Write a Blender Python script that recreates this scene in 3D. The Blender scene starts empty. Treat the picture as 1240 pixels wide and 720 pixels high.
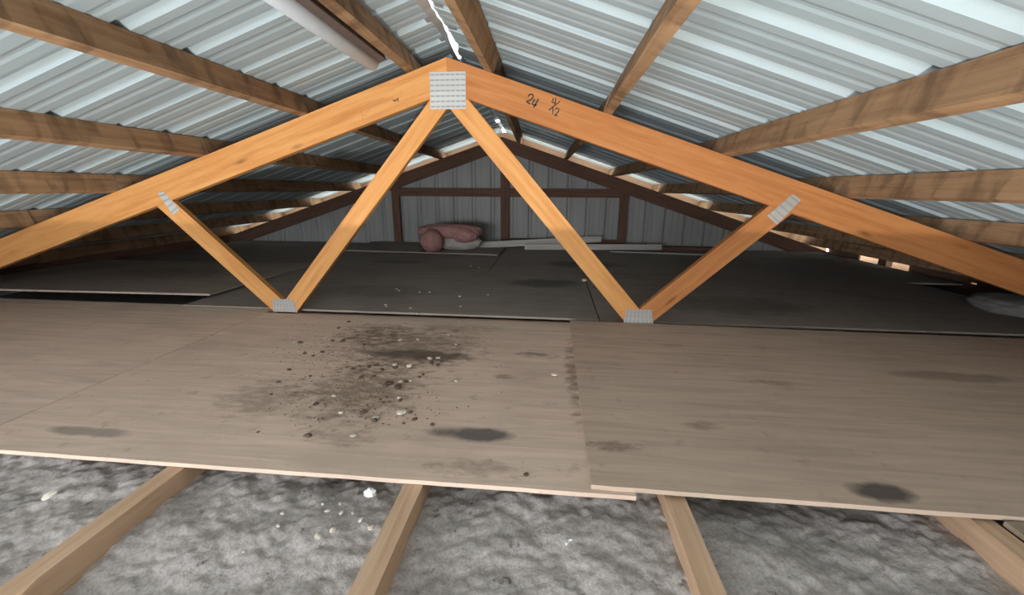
import bpy, bmesh, math, random
import numpy as np
from mathutils import Matrix, Vector
random.seed(7); rng = np.random.default_rng(7)
scene = bpy.context.scene
COL = scene.collection

# ---------------------------------------------------------------- camera
F_PX = 497.9
CAM = Vector((0.5028, 0.0, 0.666)); YAW, PITCH, ROLL = 0.0943, -0.2567, 0.0066
fw = Vector((-math.sin(YAW)*math.cos(PITCH), math.cos(YAW)*math.cos(PITCH), math.sin(PITCH)))
r0 = Vector((math.cos(YAW), math.sin(YAW), 0)); u0 = r0.cross(fw)
rt = r0*math.cos(ROLL) + u0*math.sin(ROLL); up = u0*math.cos(ROLL) - r0*math.sin(ROLL)
cam_d = bpy.data.cameras.new('camera'); cam = bpy.data.objects.new('camera', cam_d); COL.objects.link(cam)
cam_d.sensor_fit = 'HORIZONTAL'; cam_d.sensor_width = 36; cam_d.lens = F_PX/1240*36; cam_d.clip_start = 0.02
cam.matrix_world = Matrix(((rt.x, up.x, -fw.x, CAM.x), (rt.y, up.y, -fw.y, CAM.y), (rt.z, up.z, -fw.z, CAM.z), (0, 0, 0, 1)))
scene.camera = cam

# ---------------------------------------------------------------- sky, lights, exposure
w = bpy.data.worlds.new('World'); scene.world = w; w.use_nodes = True
bg = w.node_tree.nodes['Background']; bg.inputs[0].default_value = (0.90, 0.96, 1.0, 1); bg.inputs[1].default_value = 7.5

def lamp(name, kind, loc, energy, color, target=None, **kw):
    d = bpy.data.lights.new(name, kind); d.energy = energy; d.color = color
    for k, v in kw.items(): setattr(d, k, v)
    o = bpy.data.objects.new(name, d); COL.objects.link(o); o.location = loc
    if target is not None:
        o.rotation_euler = (Vector(target)-Vector(loc)).to_track_quat('-Z', 'Y').to_euler()
    return o
# work light standing in the open room below the loft edge, behind the camera
lamp('work_light', 'POINT', (0.15, -1.60, -0.676), 350, (1.0, 0.94, 0.86), shadow_soft_size=0.022)
# fill lamp added to light the deck, set in an unseen gable opening
lamp('rear_fill', 'AREA', (-0.9, -2.36, 0.42), 112, (0.93, 0.95, 1.0), target=(-0.5, 2.0, -0.1), shape='RECTANGLE', size=2.6, size_y=0.62)

scene.view_settings.view_transform = 'Standard'; scene.view_settings.look = 'None'
scene.view_settings.exposure = 0.0; scene.view_settings.gamma = 1.0; scene.view_settings.use_curve_mapping = False

# ---------------------------------------------------------------- geometry of the place
D = 2.0616          # front face of the roof truss
H = 1.2511          # top of its apex above the plywood
S = 1/3; K = math.sqrt(1+S*S)     # 4/12 pitch
CD = 0.1397*K       # depth of the chord, measured plumb
YF = 5.0            # face of the gable end framing
ROOF = 0.0925       # roof sheet above the chord (square to the slope)
def sh(y): return -0.034*(y-D) if y > D else 0.0     # the far bay runs a little out of square
def ray(px, py): return fw + (px-620)/F_PX*rt - (py-360)/F_PX*up
def onz(px, py, z=0.0):
    d = ray(px, py); return CAM + d*((z-CAM.z)/d.z)
def ony(px, py, y=D):
    d = ray(px, py); return CAM + d*(y/d.y)

# ---------------------------------------------------------------- materials
def nt(name):
    m = bpy.data.materials.new(name); m.use_nodes = True
    t = m.node_tree; return m, t, t.nodes['Principled BSDF']
def N(t, typ, **kw):
    n = t.nodes.new(typ)
    for k, v in kw.items(): setattr(n, k, v)
    return n
def ramp(t, fac, stops):
    r = N(t, 'ShaderNodeValToRGB'); el = r.color_ramp.elements
    while len(el) < len(stops): el.new(0.5)
    for e, (p, c) in zip(el, stops): e.position = p; e.color = (*c, 1)
    t.links.new(fac, r.inputs[0]); return r.outputs[0]
def noise(t, vec, scale, detail=4, rough=0.55, dist=0.0):
    n = N(t, 'ShaderNodeTexNoise'); n.inputs['Scale'].default_value = scale; n.inputs['Detail'].default_value = detail
    n.inputs['Roughness'].default_value = rough; n.inputs['Distortion'].default_value = dist
    t.links.new(vec, n.inputs['Vector']); return n.outputs['Fac']
def mapping(t, scale=(1, 1, 1), loc=(0, 0, 0), src='Object'):
    c = N(t, 'ShaderNodeTexCoord'); m = N(t, 'ShaderNodeMapping')
    m.inputs['Scale'].default_value = scale; m.inputs['Location'].default_value = loc
    t.links.new(c.outputs[src], m.inputs[0]); return m.outputs[0]
def mix(t, fac, a, b, blend='MIX'):
    m = N(t, 'ShaderNodeMix', data_type='RGBA', blend_type=blend)
    if isinstance(fac, (int, float)): m.inputs[0].default_value = fac
    else: t.links.new(fac, m.inputs[0])
    for i, v in ((6, a), (7, b)):
        if isinstance(v, tuple): m.inputs[i].default_value = (*v, 1)
        else: t.links.new(v, m.inputs[i])
    return m.outputs[2]
def mathn(t, op, a, b=None, clamp=False):
    m = N(t, 'ShaderNodeMath', operation=op, use_clamp=clamp)
    for i, v in enumerate((a, b)):
        if v is None: continue
        if isinstance(v, (int, float)): m.inputs[i].default_value = v
        else: t.links.new(v, m.inputs[i])
    return m.outputs[0]
def bump(t, bsdf, h, strength=0.3, dist=0.01):
    b = N(t, 'ShaderNodeBump'); b.inputs['Strength'].default_value = strength; b.inputs['Distance'].default_value = dist
    t.links.new(h, b.inputs['Height']); t.links.new(b.outputs[0], bsdf.inputs['Normal'])

def wood(name, dark, mid, light, blotch=None, blotch_amt=0.0, knots=True, rough=0.75, offset=0.0):
    """sawn timber, grain along local x; every board takes its own piece of the grain"""
    m, t, b = nt(name)
    info = N(t, 'ShaderNodeObjectInfo')
    c = N(t, 'ShaderNodeTexCoord'); add = N(t, 'ShaderNodeVectorMath', operation='ADD')
    sc = N(t, 'ShaderNodeVectorMath', operation='SCALE'); sc.inputs['Scale'].default_value = 17.0
    cmb = N(t, 'ShaderNodeCombineXYZ')
    for i in range(3): t.links.new(info.outputs['Random'], cmb.inputs[i])
    t.links.new(cmb.outputs[0], sc.inputs[0]); t.links.new(c.outputs['Object'], add.inputs[0]); t.links.new(sc.outputs[0], add.inputs[1])
    mp = N(t, 'ShaderNodeMapping'); mp.inputs['Scale'].default_value = (1.6, 26, 26); t.links.new(add.outputs[0], mp.inputs[0])
    g = noise(t, mp.outputs[0], 1.6, 6, 0.62, 0.6)
    col = ramp(t, g, [(0.28, dark), (0.5, mid), (0.72, light)])
    big = noise(t, add.outputs[0], 3.0, 3, 0.5)
    col = mix(t, mathn(t, 'MULTIPLY', big, 0.5), col, dark)
    if blotch:
        mp2 = N(t, 'ShaderNodeMapping'); mp2.inputs['Scale'].default_value = (14, 5, 5); mp2.inputs['Rotation'].default_value = (0, 0.5, 0.3)
        t.links.new(add.outputs[0], mp2.inputs[0])
        bl = noise(t, mp2.outputs[0], 1.0, 3, 0.5, 0.4)
        f = mathn(t, 'MULTIPLY', mathn(t, 'MULTIPLY', mathn(t, 'SUBTRACT', bl, 0.47), 6.0, True), blotch_amt)
        col = mix(t, f, col, blotch)
    if knots:
        mp3 = N(t, 'ShaderNodeMapping'); mp3.inputs['Scale'].default_value = (2.6, 9, 9); t.links.new(add.outputs[0], mp3.inputs[0])
        v = N(t, 'ShaderNodeTexVoronoi'); v.inputs['Scale'].default_value = 1.0; t.links.new(mp3.outputs[0], v.inputs['Vector'])
        kf = mathn(t, 'MULTIPLY', mathn(t, 'SUBTRACT', 0.13, v.outputs['Distance']), 9.0, True)
        col = mix(t, mathn(t, 'MULTIPLY', kf, 0.8), col, tuple(x*0.32 for x in mid))
    t.links.new(col, b.inputs['Base Color']); b.inputs['Roughness'].default_value = rough
    b.inputs['Specular IOR Level'].default_value = 0.25
    bump(t, b, g, 0.25, 0.004)
    return m

M = {}
M['truss'] = wood('truss pine', (0.42, 0.175, 0.052), (0.55, 0.265, 0.085), (0.63, 0.345, 0.135))
M['truss_red'] = wood('red fir chord', (0.32, 0.118, 0.036), (0.42, 0.172, 0.056), (0.50, 0.23, 0.085))
M['web'] = wood('pale web pine', (0.44, 0.190, 0.058), (0.58, 0.285, 0.094), (0.66, 0.36, 0.142))
M['purlin'] = wood('rough sawn purlin', (0.23, 0.132, 0.070), (0.38, 0.232, 0.127), (0.48, 0.31, 0.175), (0.10, 0.058, 0.034), 0.6, knots=False, rough=0.85)
M['joist'] = wood('joist lumber', (0.44, 0.28, 0.175), (0.57, 0.39, 0.255), (0.65, 0.47, 0.33), rough=0.85)
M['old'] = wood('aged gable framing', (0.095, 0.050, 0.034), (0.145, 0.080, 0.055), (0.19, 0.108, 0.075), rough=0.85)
M['fascia'] = wood('fascia board', (0.48, 0.27, 0.16), (0.62, 0.38, 0.24), (0.72, 0.48, 0.33))
M['board'] = wood('whitish board', (0.36, 0.34, 0.31), (0.48, 0.45, 0.41), (0.58, 0.55, 0.50), knots=False)

def metal_sheet(name, c1, c2, rough=0.42, metallic=0.0, spec=0.5):
    m, t, b = nt(name)
    v = mapping(t, (0.6, 5, 5)); n = noise(t, v, 2.0, 4, 0.6)
    t.links.new(ramp(t, n, [(0.3, c1), (0.7, c2)]), b.inputs['Base Color'])
    b.inputs['Roughness'].default_value = rough; b.inputs['Metallic'].default_value = metallic; b.inputs['Specular IOR Level'].default_value = spec
    return m
M['roof'] = metal_sheet('painted steel roof underside', (0.325, 0.405, 0.445), (0.375, 0.455, 0.495), 0.55, 0.0, 0.35)
M['siding'] = metal_sheet('grey steel siding', (0.25, 0.255, 0.245), (0.31, 0.315, 0.30), 0.6)
M['plate'] = metal_sheet('galvanized plate', (0.35, 0.36, 0.365), (0.44, 0.45, 0.455), 0.6, 0.1)
M['dullplate'] = metal_sheet('dull galvanized plate', (0.30, 0.29, 0.27), (0.40, 0.38, 0.35), 0.6, 0.2)
M['flash'] = metal_sheet('ridge flashing', (0.40, 0.44, 0.46), (0.50, 0.54, 0.55), 0.35, 0.5)

def plain(name, c, rough=0.7, var=0.15, scale=40, bumps=0.0):
    m, t, b = nt(name)
    n = noise(t, mapping(t), scale, 4, 0.6)
    t.links.new(ramp(t, n, [(0.3, tuple(x*(1-var) for x in c)), (0.7, tuple(min(1, x*(1+var)) for x in c))]), b.inputs['Base Color'])
    b.inputs['Roughness'].default_value = rough
    if bumps: bump(t, b, n, bumps, 0.01)
    return m
M['ink'] = plain('black marker ink', (0.02, 0.015, 0.012), 0.6)
M['stamp'] = plain('faded brown stamp ink', (0.42, 0.17, 0.05), 0.7)
M['tube'] = plain('milky diffuser', (0.54, 0.60, 0.66), 0.35, 0.04)
M['housing'] = plain('dark brown housing', (0.13, 0.10, 0.09), 0.6)
M['pink'] = plain('pink fibreglass', (0.36, 0.19, 0.17), 0.95, 0.2, 30, 0.6)
M['pale'] = plain('pale scrap', (0.62, 0.56, 0.48), 0.8, 0.2, 80)
M['white'] = plain('white scrap', (0.85, 0.85, 0.84), 0.5, 0.05, 60)
M['brown'] = plain('brown crumb', (0.11, 0.072, 0.05), 0.9, 0.3, 120)
M['shaded'] = plain('dusty dark insulation', (0.15, 0.14, 0.13), 0.95, 0.25, 25, 0.5)  # dimness at the eave is put into this dark grey for the heap
M['ceiling'] = plain('ceiling board', (0.45, 0.44, 0.42), 0.9, 0.05)
M['concrete'] = plain('room floor', (0.30, 0.29, 0.27), 0.9, 0.1, 4)
M['ground'] = plain('bright gravel', (0.68, 0.61, 0.53), 0.95, 0.1, 3)

def insul_mat():
    m, t, b = nt('blown cellulose insulation')
    v = mapping(t); n1 = noise(t, v, 9, 6, 0.65); n2 = noise(t, v, 60, 5, 0.7)
    c = ramp(t, n1, [(0.25, (0.33, 0.298, 0.28)), (0.5, (0.41, 0.372, 0.35)), (0.75, (0.46, 0.42, 0.40))])
    c = mix(t, 0.6, c, ramp(t, n2, [(0.3, (0.28, 0.25, 0.235)), (0.55, (0.40, 0.363, 0.342)), (0.75, (0.47, 0.435, 0.41))]))
    n4 = noise(t, mapping(t, loc=(7, 2, 0)), 150, 4, 0.7)
    c = mix(t, 0.45, c, ramp(t, n4, [(0.3, (0.18, 0.16, 0.155)), (0.5, (0.40, 0.365, 0.345)), (0.7, (0.60, 0.555, 0.53))]))
    n3 = noise(t, mapping(t, loc=(3, 1, 0)), 38, 3, 0.6)
    c = mix(t, mathn(t, 'MULTIPLY', mathn(t, 'SUBTRACT', n3, 0.64), 8.0, True), c, (0.11, 0.10, 0.10))
    t.links.new(c, b.inputs['Base Color']); b.inputs['Roughness'].default_value = 1.0; b.inputs['Specular IOR Level'].default_value = 0.05
    bump(t, b, mathn(t, 'ADD', n2, mathn(t, 'MULTIPLY', n4, 0.5)), 0.45, 0.006); return m
M['insul'] = insul_mat()

def plywood(name, base, stains=(), dirt=0.5, dark=(0.10, 0.075, 0.06), seed=0.0, streak=None):
    """weathered plywood; stains = (x, y, rx, ry, strength, colour) in the sheet's own coordinates"""
    m, t, b = nt(name)
    vv = mapping(t, (1, 1, 1), (seed, seed*0.7, 0))
    g = noise(t, mapping(t, (1.2, 14, 1), (seed, 0, 0)), 1.8, 6, 0.6, 1.2)
    lo = tuple(x*0.82 for x in base); hi = tuple(min(1, x*1.13) for x in base)
    c = ramp(t, g, [(0.3, lo), (0.55, base), (0.75, hi)])
    d = noise(t, vv, 2.2, 5, 0.6); d2 = noise(t, vv, 16, 4, 0.65)
    c = mix(t, mathn(t, 'MULTIPLY', mathn(t, 'MULTIPLY', mathn(t, 'SUBTRACT', d, 0.50), 3.0, True), dirt), c, tuple(x*0.5 for x in base))
    c = mix(t, mathn(t, 'MULTIPLY', mathn(t, 'MULTIPLY', mathn(t, 'SUBTRACT', d2, 0.60), 5.0, True), dirt*0.9), c, dark)
    raw = N(t, 'ShaderNodeTexCoord'); sep = N(t, 'ShaderNodeSeparateXYZ')
    t.links.new(raw.outputs['Object'], sep.inputs[0])
    wob = noise(t, raw.outputs['Object'], 9, 4, 0.6); wob2 = noise(t, mapping(t, (1, 2.2, 1)), 15, 6, 0.72)
    for (sx, sy, rx, ry, st, sc) in stains:
        dx = mathn(t, 'DIVIDE', mathn(t, 'SUBTRACT', sep.outputs[0], sx), rx); dy = mathn(t, 'DIVIDE', mathn(t, 'SUBTRACT', sep.outputs[1], sy), ry)
        rr = mathn(t, 'ADD', mathn(t, 'MULTIPLY', dx, dx), mathn(t, 'MULTIPLY', dy, dy))
        rr = mathn(t, 'ADD', rr, mathn(t, 'MULTIPLY', mathn(t, 'SUBTRACT', wob2 if sc == STB else wob, 0.5), 5.0 if sc == STB else 1.6))
        f = mathn(t, 'MULTIPLY', mathn(t, 'MULTIPLY', mathn(t, 'SUBTRACT', 1.0, rr), 0.9 if sc == STB else 1.5, True), st)
        c = mix(t, f, c, sc)
    t.links.new(c, b.inputs['Base Color']); b.inputs['Roughness'].default_value = 0.88; b.inputs['Specular IOR Level'].default_value = 0.2
    bump(t, b, d2, 0.15, 0.004); return m

# ---------------------------------------------------------------- object helpers
def props(o, label=None, cat=None, group=None, kind=None):
    for k, v in (('label', label), ('category', cat), ('group', group), ('kind', kind)):
        if v: o[k] = v
    return o
def empty(name, loc, parent=None):
    o = bpy.data.objects.new(name, None); o.empty_display_size = 0.1; COL.objects.link(o); o.location = loc; o.parent = parent
    bpy.context.view_layer.update(); return o
def frame(org, x, z):
    x = Vector(x).normalized(); z = Vector(z); y = z.cross(x).normalized(); z = x.cross(y)
    return Matrix(((x.x, y.x, z.x, org[0]), (x.y, y.y, z.y, org[1]), (x.z, y.z, z.z, org[2]), (0, 0, 0, 1)))
WM = {}
def meshobj(name, verts, faces, mat, parent=None, mw=None, smooth=False, bevel=0.0):
    """verts in world space; mw is the object's own frame"""
    mw = mw or Matrix.Translation(sum((Vector(v) for v in verts), Vector())/len(verts))
    inv = mw.inverted()
    me = bpy.data.meshes.new(name); me.from_pydata([inv @ Vector(v) for v in verts], [], faces); me.update()
    bm = bmesh.new(); bm.from_mesh(me); bmesh.ops.recalc_face_normals(bm, faces=bm.faces[:])
    if bevel: bmesh.ops.bevel(bm, geom=bm.edges[:], offset=bevel, segments=1, affect='EDGES')
    bm.to_mesh(me); bm.free()
    if smooth: me.polygons.foreach_set('use_smooth', [True]*len(me.polygons))
    me.materials.append(mat)
    o = bpy.data.objects.new(name, me); COL.objects.link(o)
    WM[o.name] = mw
    if parent: o.parent = parent; o.matrix_parent_inverse = Matrix.Identity(4); o.matrix_local = WM.get(parent.name, parent.matrix_world).inverted() @ mw
    else: o.matrix_world = mw
    return o
BOXF = [(0, 1, 2, 3), (4, 7, 6, 5), (0, 4, 5, 1), (1, 5, 6, 2), (2, 6, 7, 3), (3, 7, 4, 0)]
def box(name, a, b, mat, parent=None, bevel=0.0015, axis='x'):
    (x0, y0, z0), (x1, y1, z1) = a, b
    v = [(x0, y0, z0), (x1, y0, z0), (x1, y1, z0), (x0, y1, z0), (x0, y0, z1), (x1, y0, z1), (x1, y1, z1), (x0, y1, z1)]
    c = Vector(((x0+x1)/2, (y0+y1)/2, (z0+z1)/2))
    ax = {'x': ((1, 0, 0), (0, 0, 1)), 'y': ((0, 1, 0), (0, 0, 1)), 'z': ((0, 0, 1), (1, 0, 0))}[axis]
    return meshobj(name, v, BOXF, mat, parent, frame(c, *ax), bevel=bevel)
def prism(name, poly, y0, y1, mat, parent=None, xdir=(1, 0, 0), bevel=0.0015):
    """polygon in the x-z plane given depth along y; grain along xdir"""
    n = len(poly)
    v = [(x, y0, z) for x, z in poly] + [(x, y1, z) for x, z in poly]
    f = [tuple(range(n)), tuple(range(2*n-1, n-1, -1))] + [(i, i+n, (i+1) % n+n, (i+1) % n) for i in range(n)]
    c = sum((Vector(p) for p in v), Vector())/len(v)
    return meshobj(name, v, f, mat, parent, frame(c, xdir, Vector((0, -1, 0)).cross(Vector(xdir))), bevel=bevel)
def beam(name, p0, p1, wdt, hgt, upv, mat, parent=None, wob=0.0, seg=1, bevel=0.0015):
    """rectangular timber from p0 to p1 (centre line), height along upv"""
    p0, p1 = Vector(p0), Vector(p1); L = (p1-p0).length; mw = frame((p0+p1)/2, p1-p0, upv)
    v = []; f = []
    for i in range(seg+1):
        x = -L/2 + L*i/seg
        dy, dz = (rng.uniform(-wob, wob), rng.uniform(-wob, wob)) if wob else (0, 0)
        for (sy, sz) in ((-1, -1), (1, -1), (1, 1), (-1, 1)):
            v.append(mw @ Vector((x, sy*wdt/2+dy+(rng.uniform(-wob, wob) if wob else 0), sz*hgt/2+dz)))
    for i in range(seg):
        a = i*4
        for k in range(4): f.append((a+k, a+(k+1) % 4, a+4+(k+1) % 4, a+4+k))
    f += [(0, 3, 2, 1), (seg*4, seg*4+1, seg*4+2, seg*4+3)]
    return meshobj(name, v, f, mat, parent, mw, bevel=bevel if seg == 1 else 0)
def ribbon(name, pts, wd, y, mat, parent):
    """pen strokes lying on the face of a timber: pts in (x, z)"""
    v, f = [], []
    for st in pts:
        st = [Vector(p) for p in st]
        for i, p in enumerate(st):
            d = (st[min(i+1, len(st)-1)]-st[max(i-1, 0)]); d.normalize(); n = Vector((-d.y, d.x))*wd/2
            v += [(p.x+n.x, y, p.y+n.y), (p.x-n.x, y, p.y-n.y)]
            if i: k = len(v); f.append((k-4, k-3, k-1, k-2))
    return meshobj(name, v, f, mat, parent)

# ---------------------------------------------------------------- outside ground, shell of the building
g = box('ground', (-30, -25, -2.7), (30, 35, -2.6), M['ground'], bevel=0); props(g, kind='structure')
fl = box('floor_lower', (-3.75, -2.4, -2.6), (3.75, 5.05, -2.52), M['concrete'], bevel=0); props(fl, kind='structure')
ce = box('ceiling', (-3.66, 0.44, -0.155), (3.66, 5.0, -0.140), M['ceiling'], bevel=0); props(ce, kind='structure')

# roof sheets --------------------------------------------------------------
RIB = 0.2286
def rib_profile(c0, c1, phase):
    """cross-section of ribbed steel between c0 and c1: list of (position, height)"""
    pts = [(c0, 0.0)]
    k = math.ceil((c0-phase-0.04)/RIB)
    pos = []
    while phase+k*RIB < c1+0.04:
        c = phase+k*RIB
        pos += [(c-0.030, 0), (c-0.010, 0.019), (c+0.010, 0.019), (c+0.030, 0)]
        for q in (0.078, 0.150):
            pos += [(c+q-0.016, 0), (c+q-0.005, 0.0022), (c+q+0.005, 0.0022), (c+q+0.016, 0)]
        k += 1
    pts += [p for p in pos if c0+0.001 < p[0] < c1-0.001]
    pts.append((c1, 0.0)); return pts
def roof_side(name, sg, phase, edge0):
    root = props(empty(name, (sg*1.9, 1.7, 0.7)), kind='structure')
    y = edge0-5*4*RIB; i = 0
    while y < 5.40:
        y0, y1 = max(y, -2.4), min(y+4*RIB, 5.40)
        if y1 > -2.4:
            pr = rib_profile(y0-0.0, y1+(0.02 if y1 < 5.39 else 0), phase)
            v, f = [], []
            lift = 0.0012*(i % 2)
            for (yy, hh) in pr:
                for s in (0.022, 4.02):
                    h = ROOF+hh+lift
                    x = s; z = H-s*S+h*K
                    v.append((sg*x+sh(yy), yy, z))
            for k in range(len(pr)-1): f.append((2*k, 2*k+1, 2*k+3, 2*k+2))
            o = meshobj('metal_panel', v, f, M['roof'], root, frame((sg*2, (y0+y1)/2, H-2*S+ROOF), (sg, 0, -S), (0, 0, 1)))
        y += 4*RIB; i += 1
    return root
roof_side('roof_left', -1, 1.665, 1.665-0.1143*0-0.03)
roof_side('roof_right', 1, 1.515, 1.487)

# unseen wall behind the camera; doorway and gable window added to admit light
wf = props(empty('wall_front', (0, -2.4, 0)), kind='structure')
cutx = [-3.7, -2.2, -1.2, 0.0, 0.4, 2.0, 3.7]
for a, b in zip(cutx[:-1], cutx[1:]):
    top = lambda x: H+0.085-abs(x)*S
    lo = -0.45 if (a >= -1.2 and b <= 2.0) else -2.6
    if a >= -2.2 and b <= 0.4:
        parts = [[(a, lo), (b, lo), (b, 0.10), (a, 0.10)], [(a, 0.74 if a > -2.0 else 0.60), (b, 0.74 if a > -2.0 else 0.60), (b, top(b)), (a, top(a))]]
        if a == -2.2: parts[1] = [(a, top(a)-0.01), (b, 0.74), (b, top(b)), (a, top(a))]
    else: parts = [[(a, lo), (b, lo), (b, top(b)), (a, top(a))]]
    for pg in parts: prism('wall_panel', pg, -2.44, -2.40, M['ceiling'], wf, bevel=0)

# ridge: cap where it is closed, torn closure strips along the open slit
zr = H+ROOF*K
def ridge_cap(y0, y1):
    v = []
    for yy in (y0, y1):
        for (x, dz) in ((-0.16, -0.16*S+0.024), (0, 0.030), (0.16, -0.16*S+0.024)): v.append((x+sh(yy), yy, zr+dz))
    return meshobj('ridge_cap', v, [(0, 1, 4, 3), (1, 2, 5, 4)], M['flash'])
rc = ridge_cap(-2.4, 1.55); props(rc, kind='structure')
rc = ridge_cap(2.52, 4.62); props(rc, kind='structure')
rc = ridge_cap(4.76, 5.40); props(rc, kind='structure')
def strip(name, edge, outer, label):
    v, f = [], []
    for (yy, x) in edge:
        v += [(x, yy, zr-abs(x)*S+0.004), (outer, yy, zr-abs(outer)*S+0.006)]
    for i in range(len(edge)-1): f.append((2*i, 2*i+1, 2*i+3, 2*i+2))
    return props(meshobj(name, v, f, M['flash']), kind='structure')
lf = [(1.5, 0.020), (1.74, 0.019), (1.80, 0.012), (1.83, 0.016), (1.88, 0.010), (1.93, 0.016), (1.956, 0.015), (1.975, 0.012), (2.03, 0.004), (2.08, 0.003), (2.155, -0.008), (2.24, -0.016), (2.30, -0.020), (2.40, -0.024), (2.55, -0.026)]
rg = [(1.5, 0.046), (1.68, 0.045), (1.73, 0.036), (1.79, 0.030), (1.83, 0.038), (1.88, 0.030), (1.945, 0.021), (1.958, 0.016), (1.985, 0.030), (2.04, 0.026), (2.10, 0.032), (2.18, 0.026), (2.26, 0.012), (2.33, -0.006), (2.37, -0.012), (2.41, -0.008), (2.48, -0.018), (2.55, -0.022)]
strip('trim_1', lf, -0.045, ''); strip('trim_2', rg, 0.065, '')

# gable end ---------------------------------------------------------------
wall = props(empty('wall_back', (0, YF+0.045, 0)), kind='structure')
xc = sh(YF)
for i in range(-4, 4):
    a, b = i*0.9144+xc, (i+1)*0.9144+xc
    pr = rib_profile(a, b, xc+0.11)
    ys = YF+0.05
    pr2 = []
    for (x, h) in pr: pr2.append((x, h))
    if a < xc < b: pass
    v, f = [], []
    for (x, h) in pr2:
        zt = H-abs(x-xc)*S-0.004
        v += [(x, ys+h, -2.6), (x, ys+h, zt)]
    for k in range(len(pr2)-1): f.append((2*k, 2*k+1, 2*k+3, 2*k+2))
    meshobj('siding_panel', v, f, M['siding'], wall, frame(((a+b)/2, ys, -0.5), (0, 0, 1), (0, -1, 0)))

def chord(name, sg, x_end, y0, mat, parent, xo=0.0, dep=CD):
    poly = [(xo, H), (xo+sg*x_end, H-x_end*S), (xo+sg*x_end, H-x_end*S-dep), (xo, H-dep)]
    return prism(name, poly, y0, y0+0.038, mat, parent, (sg, 0, -S))
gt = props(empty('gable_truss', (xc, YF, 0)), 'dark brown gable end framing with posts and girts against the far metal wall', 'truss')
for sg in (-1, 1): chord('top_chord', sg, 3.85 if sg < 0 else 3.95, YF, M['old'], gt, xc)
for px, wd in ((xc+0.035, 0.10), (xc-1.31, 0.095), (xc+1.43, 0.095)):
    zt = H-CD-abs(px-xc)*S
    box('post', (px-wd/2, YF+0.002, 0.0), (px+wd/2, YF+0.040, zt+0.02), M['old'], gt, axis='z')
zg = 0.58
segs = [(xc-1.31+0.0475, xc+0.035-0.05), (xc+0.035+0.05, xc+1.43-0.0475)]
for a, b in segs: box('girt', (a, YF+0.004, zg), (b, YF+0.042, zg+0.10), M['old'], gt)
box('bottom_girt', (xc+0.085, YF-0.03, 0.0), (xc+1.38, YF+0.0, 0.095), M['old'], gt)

# barge boards at the end of the overhang and eave fascias
for sg, n in ((-1, 'left'), (1, 'right')):
    xo = sh(5.36)
    poly = [(xo+sg*0.001, H+0.0955), (xo+sg*3.96, H+0.0955-3.96*S), (xo+sg*3.96, H+0.0955-3.96*S-0.16), (xo+sg*0.001, H+0.0955-0.16)]
    props(prism('barge_board', poly, 5.35, 5.372, M['fascia'], None, (sg, 0, -S)), 'sunlit barge board closing the %s slope of the gable overhang' % n, 'board')
    zf = H+0.0955-3.98*S
    a, b = sorted((sg*3.97, sg*3.99))
    props(box('fascia_board', (a, -2.4, zf-0.15), (b, 5.34, zf-0.003), M['fascia'], axis='y'), 'long fascia board at the %s eave' % n, 'board')

# eave walls: siding below, blocking above with the gaps the daylight comes through
def eave(name, sg, holes):
    """holes: (y0, y1, z0, z1) left open"""
    root = props(empty(name, (sg*3.68, 1.2, 0)), kind='structure')
    ztop = H+0.085-3.69*S
    x0, x1 = sorted((sg*3.68, sg*3.70))
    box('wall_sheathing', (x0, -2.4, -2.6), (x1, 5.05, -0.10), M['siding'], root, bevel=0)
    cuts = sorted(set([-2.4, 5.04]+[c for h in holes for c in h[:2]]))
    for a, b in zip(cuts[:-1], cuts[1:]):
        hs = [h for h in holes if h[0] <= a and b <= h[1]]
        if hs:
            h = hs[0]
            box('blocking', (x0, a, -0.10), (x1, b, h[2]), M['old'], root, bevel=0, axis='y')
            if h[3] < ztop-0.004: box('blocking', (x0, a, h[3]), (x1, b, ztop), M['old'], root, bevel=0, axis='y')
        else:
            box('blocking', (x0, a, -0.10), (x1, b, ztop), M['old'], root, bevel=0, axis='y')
    return root
eave('wall_left', -1, [(2.86, 3.05, -0.040, -0.012), (2.82, 2.85, 0.075, 0.09), (4.30, 4.46, 0.068, 0.082)])
eave('wall_right', 1, [(3.93, 4.56, -0.045, 0.058), (3.32, 3.38, -0.004, 0.008), (2.97, 3.06, -0.045, -0.025)])

props(box('block', (3.70, 4.22, -0.03), (3.76, 4.32, 0.05), M['old'], axis='y'), 'dark wooden block seen in the bright gap at the right eave', 'block')

# ---------------------------------------------------------------- roof truss
tr = props(empty('roof_truss', (0, D, 0)), 'orange pine roof truss with W webs and metal plates spanning the attic', 'truss')
TH = 0.038
zc = lambda x: H-CD-abs(x)*S
for sg in (-1, 1): chord('top_chord', sg, 3.95, D, M['truss' if sg < 0 else 'truss_red'], tr)
webs = [
    [(-0.89, -0.010), (-0.080, zc(0.08)+0.0), (-0.002, zc(0)-0.085), (-0.002, zc(0)-0.06), (-0.90, -0.010)],
]
def web(l0, l1, r0_, r1_, ztop=None):
    """edges l0-l1 and r0_-r1_ carried up to the chord's underside and down to the bottom chord"""
    def cut_low(a, b):
        t = (-0.012-a[1])/(b[1]-a[1]); return (a[0]+(b[0]-a[0])*t, -0.012)
    def cut_top(a, b):
        lo, hi = 0.0, 2.0
        for _ in range(40):
            m_ = (lo+hi)/2; x = a[0]+(b[0]-a[0])*m_; z = a[1]+(b[1]-a[1])*m_
            if z < zc(x): lo = m_
            else: hi = m_
        return (a[0]+(b[0]-a[0])*lo, a[1]+(b[1]-a[1])*lo)
    return cut_low(l0, l1), cut_top(l0, l1), cut_top(r0_, r1_), cut_low(r0_, r1_)
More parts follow.
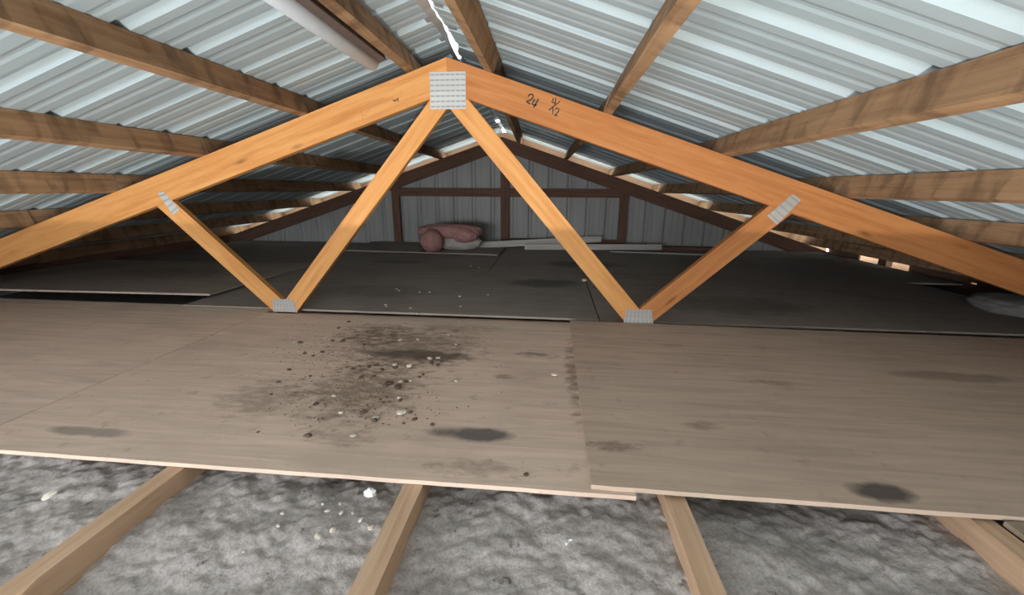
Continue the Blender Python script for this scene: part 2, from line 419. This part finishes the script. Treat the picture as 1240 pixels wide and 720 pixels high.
def clipx(poly, sg):
    """keep the side sg*x >= 0.002 so the two inner webs meet at the centre line"""
    out = []
    for i, p in enumerate(poly):
        q = poly[(i+1) % len(poly)]
        ip, iq = sg*p[0] >= 0.002, sg*q[0] >= 0.002
        if ip: out.append(p)
        if ip != iq:
            t = (sg*0.002-p[0])/(q[0]-p[0]); out.append((sg*0.002, p[1]+(q[1]-p[1])*t))
    return out
W4 = [((-0.856, 0.178), (-0.089, 1.071), (-0.877, 0.019), (-0.011, 1.029), -1),
      ((-1.042, 0.013), (-1.603, 0.561), (-0.979, 0.077), (-1.508, 0.596), 0),
      ((0.882, 0.022), (0.009, 1.03), (0.958, 0.082), (0.093, 1.076), 1),
      ((0.962, 0.082), (1.507, 0.602), (1.037, 0.021), (1.614, 0.568), 0)]
for a, b, c, d, side in W4:
    poly = list(web(a, b, c, d))
    if side: poly = clipx(poly, side)
    # the webs share the V joint: trim each at the joint's centre line
    prism('web', poly, D+0.001, D+TH-0.001, M['web' if side else ('truss' if a[0] < 0 else 'truss_red')], tr, (b[0]-a[0], 0, b[1]-a[1]))
box('bottom_chord', (-3.66, D, -0.102), (3.66, D+TH, -0.013), M['joist'], tr)

def plate(pts, mat, rows, along):
    """toothed connector plate: thin sheet with rows of pressed slots"""
    c = sum((Vector((p[0], 0, p[1])) for p in pts), Vector())/4
    v = [(p[0], D-0.0012, p[1]) for p in pts]+[(p[0], D+0.0004, p[1]) for p in pts]
    o = meshobj('connector_plate', v, BOXF, mat, tr)
    P = [Vector((p[0], p[1])) for p in pts]
    sv, sf = [], []
    nx = 7
    for i in range(rows):
        for j in range(nx):
            a = (i+0.5)/rows; b = (j+0.5)/nx
            q = (P[0]*(1-b)+P[1]*b)*(1-a)+(P[3]*(1-b)+P[2]*b)*a
            ex = (P[1]-P[0])/nx*0.42; ez = (P[3]-P[0])/rows*0.15
            if not along: ex, ez = (P[1]-P[0])/nx*0.13, (P[3]-P[0])/rows*0.36
            k = len(sv)
            for s1, s2 in ((-1, -1), (1, -1), (1, 1), (-1, 1)):
                w2 = q+ex*s1+ez*s2; sv.append((w2.x, D-0.0014, w2.y))
            sf.append((k, k+1, k+2, k+3))
    s = meshobj('tooth_slots', sv, sf, M['slot'], o); s['kind'] = 'stuff'
    return o
M['slot'] = plain('dark pressed slots', (0.23, 0.24, 0.24), 0.7)
plate([(-0.083, 1.189), (0.086, 1.189), (0.085, 1.030), (-0.085, 1.030)], M['plate'], 7, True)
plate([(-1.020, 0.074), (-0.905, 0.074), (-0.885, 0.000), (-1.030, 0.000)], M['dullplate'], 3, False)
plate([(0.895, 0.080), (1.020, 0.080), (1.035, 0.004), (0.885, 0.004)], M['dullplate'], 3, False)
plate([(-1.585, 0.635), (-1.548, 0.642), (-1.478, 0.552), (-1.520, 0.520)], M['plate'], 4, True)
plate([(1.600, 0.655), (1.640, 0.628), (1.552, 0.514), (1.503, 0.555)], M['dullplate'], 5, True)

# handwriting on the right chord, stamp on the left chord
def px2(pts, ox, oy, s): return [(lambda p: (p.x, p.z))(ony(ox+a/s, oy+b/s, D)) for a, b in pts]
pen = [[(172, 240), (188, 216), (212, 214), (228, 228), (222, 254), (190, 282), (150, 290), (168, 302), (196, 318)],
       [(246, 266), (230, 292), (212, 318), (236, 326), (264, 332)], [(284, 262), (262, 305), (232, 356)],
       [(446, 256), (436, 280), (428, 298), (446, 304), (468, 308)], [(470, 252), (466, 285), (460, 322)],
       [(516, 288), (455, 336), (395, 384)],
       [(436, 348), (440, 385), (436, 425)],
       [(462, 378), (482, 360), (503, 372), (500, 396), (470, 428), (452, 436), (490, 442)]]
ribbon('ink_marking', [px2(s, 620, 90, 8.857) for s in pen[:3]], 0.0075, D-0.0006, M['ink'], tr)
ribbon('ink_marking', [px2(s, 620, 90, 8.857) for s in pen[3:]], 0.0055, D-0.0006, M['ink'], tr)
st = [[(340, 330), (420, 290), (520, 245), (600, 215), (680, 185)], [(372, 300), (385, 370), (412, 455)], [(412, 412), (455, 405)], [(500, 320), (480, 300), (500, 290)],
      [(560, 290), (580, 270)], [(600, 262), (650, 245)], [(450, 370), (480, 350), (495, 320)]]
o = ribbon('stamp_marking', [px2(s, 400, 100, 10.28) for s in st], 0.0035, D-0.0005, M['stamp'], tr); o['kind'] = 'stuff'
ribbon('stamp_marking', [px2([(870, 105), (885, 150)], 400, 100, 10.28)], 0.003, D-0.0005, M['stamp'], tr)
ribbon('stamp_marking', [px2([(10, 500), (60, 510), (70, 450), (110, 480), (150, 460), (180, 470)], 400, 100, 10.28)], 0.0035, D-0.0005, M['stamp'], tr)
ribbon('ink_marking', [px2([(780, 212), (800, 232), (820, 215), (845, 190), (842, 236)], 400, 100, 10.28)], 0.006, D-0.0006, M['ink'], tr)

# ---------------------------------------------------------------- purlins
def purlin(x, near, label, group):
    sg = 1 if x > 0 else -1
    nrm = Vector((sg*S, 0, 1)).normalized()
    def at(y):
        p = Vector((x+sh(y), y, H-abs(x)*S))
        return p+nrm*0.0455
    y0, y1 = (-2.4, D+0.018) if near else (D+0.020, 5.345)
    props(beam('purlin', at(y0), at(y1), 0.038, 0.089, nrm, M['purlin'], wob=0.0012, seg=24), label, 'purlin', group)
LX = (-0.172, -0.72, -1.29, -1.835, -2.415, -2.98, -3.52)
RX = (0.192, 0.742, 1.287, 1.828, 2.395, 2.96, 3.50)
ordn = ['first', 'second', 'third', 'fourth', 'fifth', 'sixth', 'seventh']
for side, xs in (('left', LX), ('right', RX)):
    for i, x in enumerate(xs):
        purlin(x, True, 'rough sawn purlin before the truss, %s from ridge on the %s slope' % (ordn[i], side), 'purlins in front of the truss')
        purlin(x, False, 'shadowed purlin behind the truss, %s from ridge on the %s slope' % (ordn[i], side), 'purlins behind the truss')

# ---------------------------------------------------------------- floor: joists, insulation, plywood
jx = [-0.418, 0.194, 0.803, 1.442]
jn = {-0.418: 'bare ceiling joist at the lower left, half sunk in insulation', 0.194: 'bare ceiling joist beside the white plastic scrap',
      0.803: 'bare ceiling joist under the plywood overlap corner', 1.442: 'bare ceiling joist at the lower right corner of the deck'}
for x in jx:
    o = beam('ceiling_joist', (x, 0.42, -0.0575), (x, D-0.003, -0.0575), 0.045, 0.089, (0, 0, 1), M['joist'], wob=0.0006, seg=12)
    props(o, jn.get(x, 'ceiling joist hidden under the plywood deck'), 'joist', 'ceiling joists')
props(box('rim_joist', (-3.6, 0.375, -0.122), (3.6, 0.413, -0.052), M['joist']), 'rim joist closing the loft edge below the picture', 'joist')

def vnoise(X, Y, scale, seed):
    r = np.random.default_rng(seed); G = r.random((256, 256))
    x, y = X*scale, Y*scale; xi, yi = np.floor(x).astype(int), np.floor(y).astype(int); fx, fy = x-xi, y-yi
    fx = fx*fx*(3-2*fx); fy = fy*fy*(3-2*fy)
    g = lambda a, b: G[a % 256, b % 256]
    return (g(xi, yi)*(1-fx)+g(xi+1, yi)*fx)*(1-fy)+(g(xi, yi+1)*(1-fx)+g(xi+1, yi+1)*fx)*fy
def worley(X, Y, scale, seed):
    r = np.random.default_rng(seed); G = r.random((128, 128, 2)); x, y = X*scale, Y*scale
    xi, yi = np.floor(x).astype(int), np.floor(y).astype(int); best = np.full(X.shape, 9.0)
    for a in (-1, 0, 1):
        for b in (-1, 0, 1):
            p = G[(xi+a) % 128, (yi+b) % 128]
            best = np.minimum(best, (xi+a+p[..., 0]-x)**2+(yi+b+p[..., 1]-y)**2)
    return np.sqrt(best)
def ins_z(X, Y):
    z = -0.072+0.034*(vnoise(X, Y, 4.3, 1)-0.5)+0.010*(vnoise(X, Y, 11, 2)-0.5)
    z += 0.010*(0.75-worley(X+0.03*vnoise(X, Y, 9, 3), Y+0.03*vnoise(X, Y, 8, 13), 13, 4))+0.0045*(0.7-worley(X+0.02*vnoise(X, Y, 25, 19), Y+0.02*vnoise(X, Y, 22, 9), 34, 5))
    z += 0.004*(vnoise(X, Y, 30, 16)-0.5)+0.0035*(vnoise(X, Y, 65, 6)-0.5)+0.0025*(vnoise(X, Y, 130, 7)-0.5)
    z -= 0.05*np.clip((0.50-Y)/0.10, 0, 1)
    return z
xs = np.arange(-1.9, 2.1, 0.0052); ys = np.arange(0.415, 1.10, 0.0052)
X, Y = np.meshgrid(xs, ys); Z = np.clip(ins_z(X, Y), -0.135, -0.022)
nx_, ny_ = len(xs), len(ys)
V = np.stack([X, Y, Z], -1).reshape(-1, 3)
idx = np.arange(nx_*ny_).reshape(ny_, nx_)
Fq = np.stack([idx[:-1, :-1], idx[:-1, 1:], idx[1:, 1:], idx[1:, :-1]], -1).reshape(-1, 4)
me = bpy.data.meshes.new('insulation'); me.from_pydata(V.tolist(), [], Fq.tolist()); me.update()
me.polygons.foreach_set('use_smooth', [True]*len(me.polygons)); me.materials.append(M['insul'])
o = bpy.data.objects.new('insulation', me); COL.objects.link(o)
props(o, 'lumpy grey blown insulation filling the bays between the bare joists', 'insulation', kind='stuff')

# plywood deck
deck = props(empty('floor', (0, 2, 0)), kind='structure')
TP = 0.0115
STG = (0.085, 0.078, 0.078); STB = (0.10, 0.064, 0.042)
def sheet(x0, x1, y0, y1, z0, base, stains=(), dirt=0.5, tilt=0.0, tilty=0.0, jag=0.0009, seed=0.0, label=None, rot=0.0):
    """one plywood sheet, slightly ragged edges, top at z0 (left edge), tilt = drop to the right edge, tilty = rise to the back"""
    c = Vector(((x0+x1)/2, (y0+y1)/2, z0-TP/2))
    n = 40; ring = []
    for i in range(n): ring.append((x0+(x1-x0)*i/n, y0+rng.uniform(-jag, jag)))
    for i in range(n//2): ring.append((x1+rng.uniform(-jag, jag)*0.5, y0+(y1-y0)*i/(n//2)))
    for i in range(n): ring.append((x1-(x1-x0)*i/n, y1+rng.uniform(-jag, jag)*2))
    for i in range(n//2): ring.append((x0+rng.uniform(-jag, jag)*0.5, y1-(y1-y0)*i/(n//2)))
    zf = lambda x, y: z0-tilt*(x-x0)/(x1-x0)+tilty*(y-y0)/(y1-y0)
    def R2(x, y):
        a, b = x-c.x, y-c.y; return (c.x+a*math.cos(rot)-b*math.sin(rot), c.y+a*math.sin(rot)+b*math.cos(rot))
    v = [(*R2(x, y), zf(x, y)) for x, y in ring]+[(*R2(x, y), zf(x, y)-TP) for x, y in ring]
    m = len(ring)
    f = [tuple(range(m)), tuple(range(2*m-1, m-1, -1))]+[(i, i+m, (i+1) % m+m, (i+1) % m) for i in range(m)]
    stl = [(sx-c.x, sy-c.y, rx, ry, s_, sc) for sx, sy, rx, ry, s_, sc in stains]
    o = meshobj('plywood_sheet', v, f, plywood('plywood %.2f' % (seed+x0), base, stl, dirt, seed=seed), deck, Matrix.Translation(c))
    if label: o['label'] = label
    return o
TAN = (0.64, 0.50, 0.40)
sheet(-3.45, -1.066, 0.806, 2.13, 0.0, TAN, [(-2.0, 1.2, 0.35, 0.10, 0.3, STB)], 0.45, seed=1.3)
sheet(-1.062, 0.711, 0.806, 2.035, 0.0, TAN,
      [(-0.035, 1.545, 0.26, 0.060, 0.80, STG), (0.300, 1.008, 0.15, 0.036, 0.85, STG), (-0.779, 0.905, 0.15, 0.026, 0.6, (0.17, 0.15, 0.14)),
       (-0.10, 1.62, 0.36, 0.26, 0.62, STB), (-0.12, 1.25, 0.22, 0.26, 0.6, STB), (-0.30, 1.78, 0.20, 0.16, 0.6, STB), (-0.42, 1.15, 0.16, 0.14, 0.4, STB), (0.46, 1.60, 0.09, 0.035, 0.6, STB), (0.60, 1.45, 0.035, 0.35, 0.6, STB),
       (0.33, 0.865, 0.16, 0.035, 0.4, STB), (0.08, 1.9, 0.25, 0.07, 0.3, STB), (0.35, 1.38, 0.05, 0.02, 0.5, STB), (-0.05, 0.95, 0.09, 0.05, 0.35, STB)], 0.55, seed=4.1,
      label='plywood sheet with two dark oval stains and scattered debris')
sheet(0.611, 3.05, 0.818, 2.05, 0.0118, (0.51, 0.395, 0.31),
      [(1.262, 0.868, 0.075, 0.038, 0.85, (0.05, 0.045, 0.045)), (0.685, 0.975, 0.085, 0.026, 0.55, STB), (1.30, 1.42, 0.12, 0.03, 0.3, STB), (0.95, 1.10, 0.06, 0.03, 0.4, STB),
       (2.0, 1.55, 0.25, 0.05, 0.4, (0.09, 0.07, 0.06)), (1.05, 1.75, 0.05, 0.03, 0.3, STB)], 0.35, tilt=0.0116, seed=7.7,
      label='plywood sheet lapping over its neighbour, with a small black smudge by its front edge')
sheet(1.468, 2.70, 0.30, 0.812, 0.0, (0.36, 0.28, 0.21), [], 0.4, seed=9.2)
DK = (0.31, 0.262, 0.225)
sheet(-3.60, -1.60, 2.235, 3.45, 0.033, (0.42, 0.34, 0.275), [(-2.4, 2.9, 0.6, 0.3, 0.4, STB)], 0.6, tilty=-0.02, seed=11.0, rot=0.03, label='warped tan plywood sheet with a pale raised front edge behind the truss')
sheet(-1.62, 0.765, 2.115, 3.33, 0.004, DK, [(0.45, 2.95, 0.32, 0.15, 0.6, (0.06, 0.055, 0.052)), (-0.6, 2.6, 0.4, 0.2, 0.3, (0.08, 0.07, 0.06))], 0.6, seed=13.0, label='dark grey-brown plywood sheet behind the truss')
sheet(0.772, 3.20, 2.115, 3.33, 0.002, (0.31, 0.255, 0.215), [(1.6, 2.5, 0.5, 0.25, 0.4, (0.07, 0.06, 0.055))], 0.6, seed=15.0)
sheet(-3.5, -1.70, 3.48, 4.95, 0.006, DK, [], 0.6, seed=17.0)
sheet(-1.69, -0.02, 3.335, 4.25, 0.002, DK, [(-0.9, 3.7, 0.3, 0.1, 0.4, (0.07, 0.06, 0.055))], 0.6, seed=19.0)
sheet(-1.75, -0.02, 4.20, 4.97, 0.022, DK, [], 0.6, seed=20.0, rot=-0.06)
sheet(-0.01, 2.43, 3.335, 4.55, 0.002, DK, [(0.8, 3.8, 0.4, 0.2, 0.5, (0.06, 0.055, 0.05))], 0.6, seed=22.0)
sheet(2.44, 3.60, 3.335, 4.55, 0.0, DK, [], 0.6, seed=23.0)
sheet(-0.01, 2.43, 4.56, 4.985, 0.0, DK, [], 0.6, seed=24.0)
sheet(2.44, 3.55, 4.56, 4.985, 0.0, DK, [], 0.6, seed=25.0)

# ---------------------------------------------------------------- fluorescent batten beside the first left purlin
fx = -0.254; fy0, fy1 = 0.25, 1.83
nrm = Vector((-S, 0, 1)).normalized()
base_p = Vector((fx, 0, H-abs(fx)*S))
fl_ = props(empty('tube_light', (fx, fy1, base_p.z)), 'unlit fluorescent batten light fixed alongside a purlin near the ridge', 'light fixture')
def lathe_y(name, prof, cx, cz, mat, parent, n=20):
    v, f = [], []
    for (yy, rr) in prof:
        for k in range(n):
            a = 2*math.pi*k/n; v.append((cx+rr*math.cos(a), yy, cz+rr*math.sin(a)))
    for i in range(len(prof)-1):
        for k in range(n): f.append((i*n+k, i*n+(k+1) % n, (i+1)*n+(k+1) % n, (i+1)*n+k))
    f += [tuple(range(n)), tuple((len(prof)-1)*n+k for k in range(n))]
    return meshobj(name, v, f, mat, parent, smooth=True)
lathe_y('diffuser', [(fy0, 0.028), (fy1-0.012, 0.028), (fy1-0.004, 0.024), (fy1, 0.012)], fx, base_p.z-0.002, M['tube'], fl_)
beam('housing', (fx+0.030, fy0, base_p.z+0.026), (fx+0.030, fy1+0.006, base_p.z+0.026), 0.040, 0.040, nrm, M['housing'], fl_)
for yy in (0.7, 1.55):
    beam('bracket', (fx+0.035, yy-0.012, base_p.z+0.05), (fx+0.035, yy+0.012, base_p.z+0.05), 0.03, 0.03, nrm, M['housing'], fl_)

# ---------------------------------------------------------------- things at the far end
def blob(name, loc, rad, mat, parent=None, sub=3, amp=0.15, freq=3.0, seed=0, flat=0.0):
    bm = bmesh.new(); bmesh.ops.create_icosphere(bm, subdivisions=sub, radius=1.0)
    r = random.Random(seed); ph = [r.uniform(0, 6.28) for _ in range(9)]
    for v in bm.verts:
        p = v.co.copy()
        e = 1/2.6
        p = Vector([math.copysign(abs(q)**(2*e), q) if flat else q for q in p])
        nz = sum(math.sin(freq*(1+0.6*k)*(p[k % 3]+0.5*p[(k+1) % 3])+ph[k]) for k in range(6))/6
        p *= 1+amp*nz
        v.co = Vector((p.x*rad[0], p.y*rad[1], p.z*rad[2]))
    me = bpy.data.meshes.new(name); bm.to_mesh(me); bm.free()
    me.polygons.foreach_set('use_smooth', [sub > 2]*len(me.polygons)); me.materials.append(mat)
    o = bpy.data.objects.new(name, me); COL.objects.link(o)
    if parent: o.parent = parent; o.location = Vector(loc)-parent.location
    else: o.location = loc
    return o
zp = 0.02
pk = props(empty('insulation_batt', (-0.70, 4.28, zp)), 'slumped pink fibreglass insulation batt near the far wall', 'insulation')
blob('rolled_end', (-0.76, 4.28, zp+0.115), (0.125, 0.13, 0.125), M['pink'], pk, 4, 0.10, 2.5, 3)
blob('flap', (-0.60, 4.42, zp+0.205), (0.36, 0.12, 0.075), M['pink'], pk, 4, 0.12, 3.0, 8, flat=1)
blob('flap', (-0.42, 4.36, zp+0.175), (0.14, 0.10, 0.085), M['pink'], pk, 4, 0.12, 3.0, 12)
blob('underside', (-0.52, 4.44, zp+0.085), (0.26, 0.10, 0.095), M['insul'], pk, 4, 0.12, 3.0, 15)

props(beam('board', (-0.34, 4.66, 0.045), (1.08, 4.90, 0.115), 0.02, 0.07, (0, 0, 1), M['board']), 'thin pale board leaning up to the right behind the pink batt', 'board')
props(beam('board', (0.20, 4.68, 0.035), (1.75, 4.80, 0.045), 0.02, 0.065, (0, 0, 1), M['board']), 'pale board lying flat below the leaning board', 'board')
props(beam('metal_strip', (1.15, 4.60, 0.012), (2.12, 4.50, 0.012), 0.02, 0.010, (0, 0, 1), M['plate']), 'thin shiny strip lying on the far deck', 'strip')
props(beam('board', (1.62, 4.86, 0.020), (2.6, 4.90, 0.020), 0.09, 0.04, (0, 0, 1), M['old']), 'dark board lying at the foot of the far wall', 'board')
props(blob('insulation_heap', (3.22, 2.56, 0.035), (0.22, 0.18, 0.06), M['shaded'], None, 4, 0.12, 3.0, 21, flat=1), 'grey heap of insulation at the right eave', 'insulation')

# ---------------------------------------------------------------- debris
def chip_mesh(name, seed, mat, flat=0.4, sub=1):
    r = random.Random(seed); bm = bmesh.new(); bmesh.ops.create_icosphere(bm, subdivisions=sub, radius=1.0)
    for v in bm.verts:
        v.co = Vector((v.co.x*r.uniform(0.7, 1.3), v.co.y*r.uniform(0.5, 1.0), v.co.z*flat*r.uniform(0.6, 1.3)))
    me = bpy.data.meshes.new(name); bm.to_mesh(me); bm.free(); me.materials.append(mat); return me
brown = [chip_mesh('debris_crumb', i, M['brown']) for i in range(5)]
palem = [chip_mesh('wood_chip', 20+i, M['pale'], 0.3) for i in range(4)]
def put(name, me, px, py, size, z=0.0, fl=0.4, **kw):
    p = onz(px, py, z); o = bpy.data.objects.new(name, me); COL.objects.link(o)
    o.location = (p.x, p.y, z+size*0.3*fl/0.4); o.scale = (size,)*3; o.rotation_euler = (0, 0, random.uniform(0, 6.28)); props(o, **kw); return o
crop = lambda x, y: (280+x/4.43, 370+y/4.43)
bl = [(370, 200, 11), (395, 258, 7), (440, 270, 6), (490, 250, 8), (310, 345, 7), (255, 410, 7), (425, 380, 6), (630, 88, 9), (575, 122, 8), (545, 190, 8), (600, 190, 11), (680, 160, 5), (730, 138, 5),
      (715, 210, 7), (655, 340, 7), (740, 330, 9), (780, 320, 10), (810, 345, 8), (880, 335, 11), (700, 385, 9), (765, 378, 7), (845, 420, 12), (895, 440, 14), (940, 410, 8), (830, 430, 9), (800, 505, 5), (835, 492, 5), (815, 520, 5), (850, 515, 5),
      (905, 510, 8), (710, 575, 10), (455, 530, 8), (960, 575, 7), (985, 612, 8), (770, 620, 9), (1080, 640, 6), (1075, 310, 10), (1110, 320, 9), (1130, 300, 8), (1030, 372, 6), (1010, 385, 6), (415, 700, 10), (215, 478, 5), (145, 678, 4), (1195, 405, 5), (925, 632, 5)]
for x, y, s in bl:
    put('debris_crumb', random.choice(brown), *crop(x, y), s*0.0014, label='small dark brown crumb of debris scattered on the stained plywood', cat='debris', group='dark debris crumbs on the plywood')
pl = [(340, 200, 8), (268, 277, 6), (740, 270, 5), (880, 318, 10), (960, 325, 14), (1065, 285, 12), (1110, 282, 9), (1205, 405, 9), (1165, 158, 6), (1205, 210, 7), (1225, 84, 6), (905, 185, 8), (1000, 183, 7), (590, 575, 9), (770, 607, 12), (450, 525, 8), (405, 690, 9), (910, 408, 9), (955, 405, 8), (550, 485, 7), (900, 495, 7), (740, 325, 6), (655, 700, 8)]
for x, y, s in pl:
    put('wood_chip', random.choice(palem), *crop(x, y), s*0.0013, fl=0.3, label='small pale chip scattered on the stained plywood', cat='debris', group='pale chips on the plywood')
put('wood_chip', palem[1], *crop(915, 583), 0.020, fl=0.5, label='largest pale chip, lying by the dark crumbs on the plywood', cat='debris')
put('wood_chip', palem[2], 672, 455, 0.016, fl=0.5, label='pale chip lying alone near the plywood seam', cat='debris')
put('debris_crumb', brown[1], 637, 575, 0.009, label='dark crumb near the front edge of the plywood', cat='debris')
for px, py in ((505, 380), (483, 352), (480, 350), (508, 354), (520, 354), (557, 359), (558, 371), (497, 373), (467, 369), (591, 357), (570, 322), (580, 324), (468, 371)):
    put('wood_chip', random.choice(palem), px, py, 0.011, 0.005, fl=0.3, label='tiny pale chip on the dark plywood behind the truss', cat='debris', group='pale chips behind the truss')
put('paper_scrap', palem[0], 708, 340, 0.035, 0.006, fl=0.3, label='pale flat scrap beside the right inner web', cat='scrap')

# fine dirt around the debris
v, f = [], []
for _ in range(900):
    t_ = rng.random(); cx = rng.normal(0, 1)
    p = onz(*crop(560+rng.normal(0, 1)*210+t_*180, 90+t_*520+rng.normal(0, 30)))
    if not (0.84 < p.y < 2.0 and p.x < 0.58): continue
    s = rng.uniform(0.0012, 0.0042); k = len(v); a = rng.uniform(0, 6.28)
    for j in range(3): v.append((p.x+s*math.cos(a+2.09*j), p.y+s*math.sin(a+2.09*j), 0.0003))
    v.append((p.x, p.y, s*0.8)); f += [(k, k+1, k+3), (k+1, k+2, k+3), (k+2, k, k+3)]
o = meshobj('dirt', v, f, M['brown']); props(o, 'fine brown dirt sprinkled over the stained plywood', 'dirt', kind='stuff')

# scraps on the insulation
def insz(x, y): return float(np.minimum(ins_z(np.array([x]), np.array([y])), -0.022)[0])
def on_ins(name, px, py, me, size, **kw):
    p = onz(px, py, -0.06); p = onz(px, py, insz(p.x, p.y)); z = insz(p.x, p.y)
    o = bpy.data.objects.new(name, me); COL.objects.link(o); o.location = (p.x, p.y, z+size*0.25); o.scale = (size,)*3
    o.rotation_euler = (random.uniform(-0.3, 0.3), random.uniform(-0.3, 0.3), random.uniform(0, 6)); props(o, **kw); return o
me = chip_mesh('plastic_scrap', 51, M['white'], 0.7, 2)
on_ins('plastic_scrap', 448, 598, me, 0.017, label='crumpled white plastic scrap lying on the insulation beside a joist', cat='scrap')
# curved white shell-like chip
bm = bmesh.new(); vs = []
for i in range(9):
    a = -1.2+2.4*i/8; wdt = 0.35*math.cos(a*0.9)
    vs.append([bm.verts.new((math.cos(a), math.sin(a)*1.2, zz+0.3)) for zz in (-wdt, wdt)]+[bm.verts.new((math.cos(a)-0.35*math.cos(a), math.sin(a)*1.05, zz+0.3)) for zz in (wdt, -wdt)])
for i in range(8):
    for k in range(4): bm.faces.new((vs[i][k], vs[i][(k+1) % 4], vs[i+1][(k+1) % 4], vs[i+1][k]))
bm.faces.new(vs[0]); bm.faces.new(vs[-1]); bmesh.ops.recalc_face_normals(bm, faces=bm.faces[:])
me = bpy.data.meshes.new('shell_chip'); bm.to_mesh(me); bm.free(); me.materials.append(M['white'])
o = on_ins('shell_chip', 691, 660, me, 0.011, label='curved white chip standing in the insulation', cat='scrap'); o.rotation_euler = (0.3, 0.2, 2.6)
for px, py, s in ((397, 619, 8), (337, 637, 6), (342, 622, 6), (413, 621, 6), (437, 630, 7), (450, 640, 9), (403, 642, 9), (385, 650, 9), (391, 610, 4), (427, 621, 5), (412, 610, 5), (366, 596, 3), (296, 668, 5), (60, 600, 14)):
    on_ins('pale_flake', px, py, random.choice(palem), s*0.0011, label='small pale flake lying on the grey insulation', cat='scrap', group='pale flakes on the insulation')
